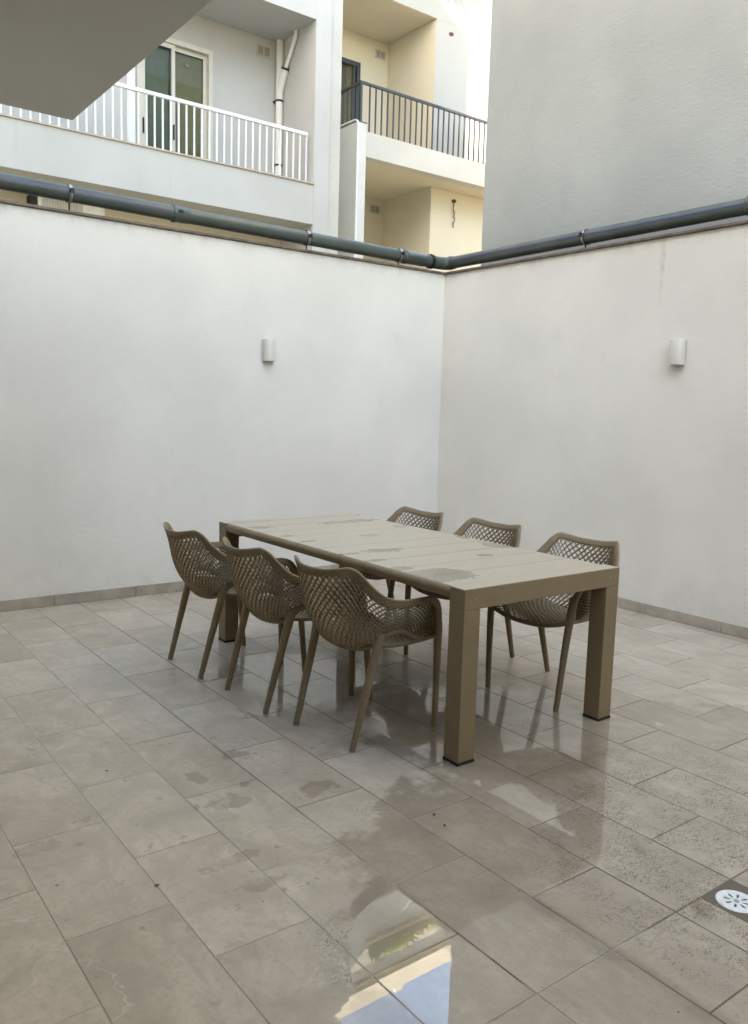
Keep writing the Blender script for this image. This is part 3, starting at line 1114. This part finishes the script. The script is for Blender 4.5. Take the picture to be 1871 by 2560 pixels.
# ------------------------------------------------------------------ table
TX0, TX1, TY0, TY1, TH, TL, AP = -3.0094, -1.9995, -3.6058, -1.3883, 0.75, 0.0925, 0.0886
tb = thing('dining_table', 'long taupe slatted outdoor dining table wet with rain', 'table', (0, 0, 0))
for (ya, yb) in ((TY0, TY0 + TL), (TY1 - TL, TY1)):
    m = MB()
    m.box(TX0, TX1, ya, yb, TH - AP, TH, 0.004)
    fo = m.build('end_beam', M['plank'], tb)
    for xa in (TX0, TX1 - TL):
        m = MB()
        m.box(xa + .0004, xa + TL - .0004, ya + .0004, yb - .0004, 0.012, TH - AP + 0.0005, 0.003)
        lg = m.build('leg', M['taupe'], tb)
        m = MB()
        m.box(xa - .001, xa + TL + .001, ya - .001, yb + .001, 0.0005, 0.0118)
        m.build('foot', M['black'], lg)
        s = MB()
        yo = ya if ya == TY0 else yb
        for q in (0.03, 0.062):
            s.tube([(xa + q, ya - .0012, TH - .045), (xa + q, ya + .001, TH - .045)], 0.0028, 8)
        s.tube([(xa - .0012, ya + .035, TH - .04), (xa + .001, ya + .035, TH - .04)], 0.0028, 8)
        s.build('screw', M['clamp'], lg)
NPK = 10
PWD = (TY1 - TY0 - 2 * TL) / NPK
# plank: flat top with long rounded edges that turn down at both sides
prof = []
R = 0.024
for i in range(7):
    t = rad(200 - i * 110 / 6)
    prof.append((TX0 + R + .003 + R * math.cos(t), TH - R - .001 + R * math.sin(t)))
prof2 = [(TX0 + TX1 - x, z) for x, z in reversed(prof)]
ring = [(TX0 + .008, TH - .050)] + prof + prof2 + [(TX1 - .008, TH - .050), (TX1 - .03, TH - .050), (TX1 - .03, TH - .028), (TX0 + .03, TH - .028), (TX0 + .03, TH - .050)]
hw = PWD / 2 - 0.0016
n = len(ring)
v = [(x, -hw, z) for x, z in ring] + [(x, hw, z) for x, z in ring]
f = [(i, (i + 1) % n, n + (i + 1) % n, n + i) for i in range(n)]
mp = MB()
mp.add(v, f)
bm = bmesh.new()
me = mesh('plank', mp.v, mp.f, M['plank'])
bm.from_mesh(me)
bmesh.ops.holes_fill(bm, edges=[e for e in bm.edges if e.is_boundary])
bmesh.ops.recalc_face_normals(bm, faces=bm.faces)
bm.to_mesh(me)
bm.free()
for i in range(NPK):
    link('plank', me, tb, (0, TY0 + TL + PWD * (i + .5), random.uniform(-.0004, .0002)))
box('side_rail', M['taupe'], tb, TX0 + .12, TX0 + .16, TY0 + TL + .001, TY1 - TL - .001, TH - .085, TH - .0285)
box('side_rail', M['taupe'], tb, TX1 - .16, TX1 - .12, TY0 + TL + .001, TY1 - TL - .001, TH - .085, TH - .0285)

# ------------------------------------------------------------------ armchair
TOPR = [(-.328, 0, .786), (-.322, .075, .788), (-.302, .145, .800), (-.275, .187, .806), (-.243, .213, .785), (-.202, .242, .733), (-.145, .268, .682),
        (-.06, .281, .657), (.04, .284, .652), (.125, .281, .648), (.178, .275, .628), (.208, .266, .588), (.222, .258, .53), (.226, .252, .468)]
BOTR = [(-.155, 0, .412), (-.150, .06, .412), (-.143, .11, .415), (-.132, .15, .422), (-.118, .180, .435), (-.105, .200, .462), (-.080, .225, .497),
        (-.04, .243, .512), (.005, .245, .498), (.055, .240, .470), (.105, .237, .452), (.150, .238, .448), (.180, .241, .448), (.205, .246, .455)]


def full(path):
    L = [(x, -y, z) for x, y, z in path[1:]][::-1]
    return L + list(path)


NI, NJ = 108, 20
top = spline(full(TOPR), NI + 1)
bot = spline(full(BOTR), NI + 1)


def wrap_point(i, t):
    a, b = bot[i], top[i]
    h = np.array([b[0] - a[0], b[1] - a[1], 0.0])
    # rounded underside: moves outwards first, then up
    bul = 0.30 * (1 - abs(2 * i / NI - 1) ** 4)
    p = a + (b - a) * t + h * bul * math.sin(math.pi * t) * (1 - t) * 1.3
    return p


def lattice(P, ratio, thick, close_edges=True):
    """diamond lattice on a grid of points P[i,j]; returns MB"""
    I, J = P.shape[0] - 1, P.shape[1] - 1
    du = np.gradient(P, axis=0)
    dv = np.gradient(P, axis=1)
    N = np.cross(du, dv)
    N /= np.linalg.norm(N, axis=2, keepdims=True) + 1e-9
    V, F = [], []
    for i in range(I + 1):
        for j in range(J + 1):
            if (i + j) % 2 == 0:
                continue
            cs = [(i - 1, j), (i, j - 1), (i + 1, j), (i, j + 1)]
            cs = [c for c in cs if 0 <= c[0] <= I and 0 <= c[1] <= J]
            if len(cs) < 3:
                continue
            c = np.array([P[a] for a in cs])
            nn = np.array([N[a] for a in cs])
            mid = c.mean(0) if len(cs) == 4 else (c.mean(0))
            q = c + (mid - c) * ratio
            k = len(cs)
            o = len(V)
            for arr in (c + nn * thick, q + nn * thick * .75, c - nn * thick, q - nn * thick * .75):
                V += [tuple(x) for x in arr]
            for a in range(k):
                b = (a + 1) % k
                F.append((o + a, o + b, o + k + b, o + k + a))
                F.append((o + 2 * k + b, o + 2 * k + a, o + 3 * k + a, o + 3 * k + b))
                F.append((o + k + a, o + k + b, o + 3 * k + b, o + 3 * k + a))
    m = MB()
    m.add(V, F)
    return m


def band(path, inward, normal, w, t, m):
    """flat rounded band: outer edge on path, width w towards inward, thickness t along normal"""
    prof = [(0.08, .42), (0.0, .22), (0.0, -.22), (0.08, -.42), (.3, -.5), (.7, -.5), (.94, -.42), (1.0, -.2), (1.0, .2), (.94, .42), (.7, .5), (.3, .5)]
    n = len(path)
    k = len(prof)
    V, F = [], []
    for i in range(n):
        for a, b in prof:
            V.append(tuple(path[i] + inward[i] * (a * w[i]) + normal[i] * (b * t[i])))
    for i in range(n - 1):
        for q in range(k):
            q2 = (q + 1) % k
            F.append((i * k + q, i * k + q2, (i + 1) * k + q2, (i + 1) * k + q))
    F.append(tuple(range(k)))
    F.append(tuple(range((n - 1) * k, n * k))[::-1])
    m.add(V, F, True)


def chair_parts(root):
    # woven bucket: back and arms
    P = np.array([[wrap_point(i, 0.02 + 0.95 * j / NJ) for j in range(NJ + 1)] for i in range(3, NI - 2)])
    lattice(P, 0.225, 0.0075).build('backrest', M['resin'], root)
    # seat
    NU, NV = 26, 26
    Q = np.zeros((NU + 1, NV + 1, 3))
    for a in range(NU + 1):
        u = -0.150 + 0.385 * a / NU
        hwid = 0.175 + 0.060 * min(1, (a / NU) * 2.2)
        if a / NU > .85:
            hwid -= 0.015 * ((a / NU - .85) / .15) ** 2
        for b in range(NV + 1):
            s = -1 + 2 * b / NV
            fr_ = a / NU
            z = 0.448 - 0.030 * (1 - s * s) - 0.012 * max(0, fr_ - .75) / .25
            if fr_ < .3:
                z += 0.012 * ((.3 - fr_) / .3) ** 2 * (s * s)
                z -= 0.010 * ((.3 - fr_) / .3)
            Q[a, b] = (u + 0.012 * (1 - s * s) * (fr_ > .9), s * hwid, z)
    lattice(Q, 0.23, 0.0045).build('seat', M['resin'], root)
    # rim over the back and down both arm fronts
    n = NI + 1
    tan = np.gradient(top, axis=0)
    tan /= np.linalg.norm(tan, axis=1, keepdims=True)
    inn = bot - top
    inn = inn - tan * (inn * tan).sum(1, keepdims=True)
    inn /= np.linalg.norm(inn, axis=1, keepdims=True) + 1e-9
    # keep the inward direction sane where the rim turns into the leg
    for i in range(n):
        s = abs(2 * i / NI - 1)
        if s > .86:
            f = min(1, (s - .86) / .08)
            tgt = np.array([-1.0, 0, 0])
            vv = inn[i] * (1 - f) + tgt * f
            vv -= tan[i] * (vv @ tan[i])
            inn[i] = vv / np.linalg.norm(vv)
    nor = np.cross(tan, inn)
    wd = [0.037 + 0.010 * math.exp(-((abs(2 * i / NI - 1) - .44) / .12) ** 2) for i in range(n)]
    th = [0.014 + 0.014 * min(1, max(0, (abs(2 * i / NI - 1) - .72) / .2)) for i in range(n)]
    m = MB()
    band(top, inn, nor, wd, th, m)
    # seat side rails with the arch above the kidney-shaped side openings
    for s in (1, -1):
        rail_ = spline([(-.118, .190 * s, .448), (-.06, .222 * s, .443), (.02, .232 * s, .440), (.10, .238 * s, .442), (.17, .243 * s, .446), (.222, .250 * s, .452)], 18)
        m.tube([tuple(p) for p in rail_], 0.011, 8)
        arch = spline([(-.128, .203 * s, .455), (-.108, .216 * s, .490), (-.070, .236 * s, .513), (-.03, .246 * s, .515), (.01, .246 * s, .500),
                       (.05, .242 * s, .477), (.09, .239 * s, .457), (.13, .239 * s, .447)], 22)
        m.tube([tuple(p) for p in arch], [0.024 - 0.008 * i / 21 for i in range(22)], 10, flat=.5)
    # front lip and rear lower edge
    lip = spline([(.226, .252, .455), (.236, .205, .436), (.244, .11, .414), (.247, 0, .408), (.244, -.11, .414), (.236, -.205, .436), (.226, -.252, .455)], 30)
    m.tube([tuple(p) for p in lip], 0.0125, 8)
    rear = spline([(-.128, .195, .448), (-.146, .12, .418), (-.155, 0, .408), (-.146, -.12, .418), (-.128, -.195, .448)], 20)
    m.tube([tuple(p) for p in rear], 0.010, 8)
    m.build('frame', M['resin'], root)
    for s in (1, -1):
        m = MB()
        pth = spline([(.200, .256 * s, .580), (.210, .253 * s, .48), (.220, .247 * s, .40), (.233, .236 * s, .22), (.245, .222 * s, .006)], 14)
        m.tube([tuple(p) for p in pth], [.0145, .018, .021, .0225, .0215, .0195, .019, .0185, .018, .017, .016, .0155, .0145, .0140], 12)
        lg = m.build('leg', M['resin'], root)
        m = MB()
        m.tube([(.245, .222 * s, .0062), (.2452, .2218 * s, .0008)], .0133, 12)
        m.build('foot_cap', M['resin'], lg)
        m = MB()
        pth = spline([(-.112, .213 * s, .510), (-.122, .209 * s, .455), (-.148, .205 * s, .36), (-.195, .201 * s, .19), (-.245, .197 * s, .006)], 14)
        m.tube([tuple(p) for p in pth], [.014, .019, .0225, .0225, .0215, .021, .020, .0195, .019, .018, .017, .016, .015, .0142], 12)
        lg = m.build('leg', M['resin'], root)
        m = MB()
        m.tube([(-.2452, .197 * s, .0062), (-.2465, .197 * s, .0008)], .0136, 12)
        m.build('foot_cap', M['resin'], lg)


seats = [(-3.065, -3.018, 6.3, 'taupe lattice armchair nearest the camera on the left side of the table'),
         (-3.135, -2.447, 0.5, 'taupe lattice armchair in the middle of the left side of the table'),
         (-3.180, -1.815, 0.8, 'taupe lattice armchair furthest from the camera on the left table side'),
         (-1.928, -3.157, 184.5, 'taupe lattice armchair facing us on the right side beside the front table leg'),
         (-1.935, -2.465, 184.5, 'taupe lattice armchair in the middle of the right side of the table'),
         (-1.975, -1.815, 184.5, 'taupe lattice armchair furthest back on the right, nearest the wall corner')]
proto = None
for (x, y, a, lab) in seats:
    if proto is None:
        o = thing('armchair', lab, 'chair', (x, y, 0), rad(a), 'chairs round the dining table')
        chair_parts(o)
        proto = o
    else:
        o = copy_tree(proto)
        o.location = (x, y, 0)
        o.rotation_euler = (0, 0, rad(a))
        o['label'] = lab
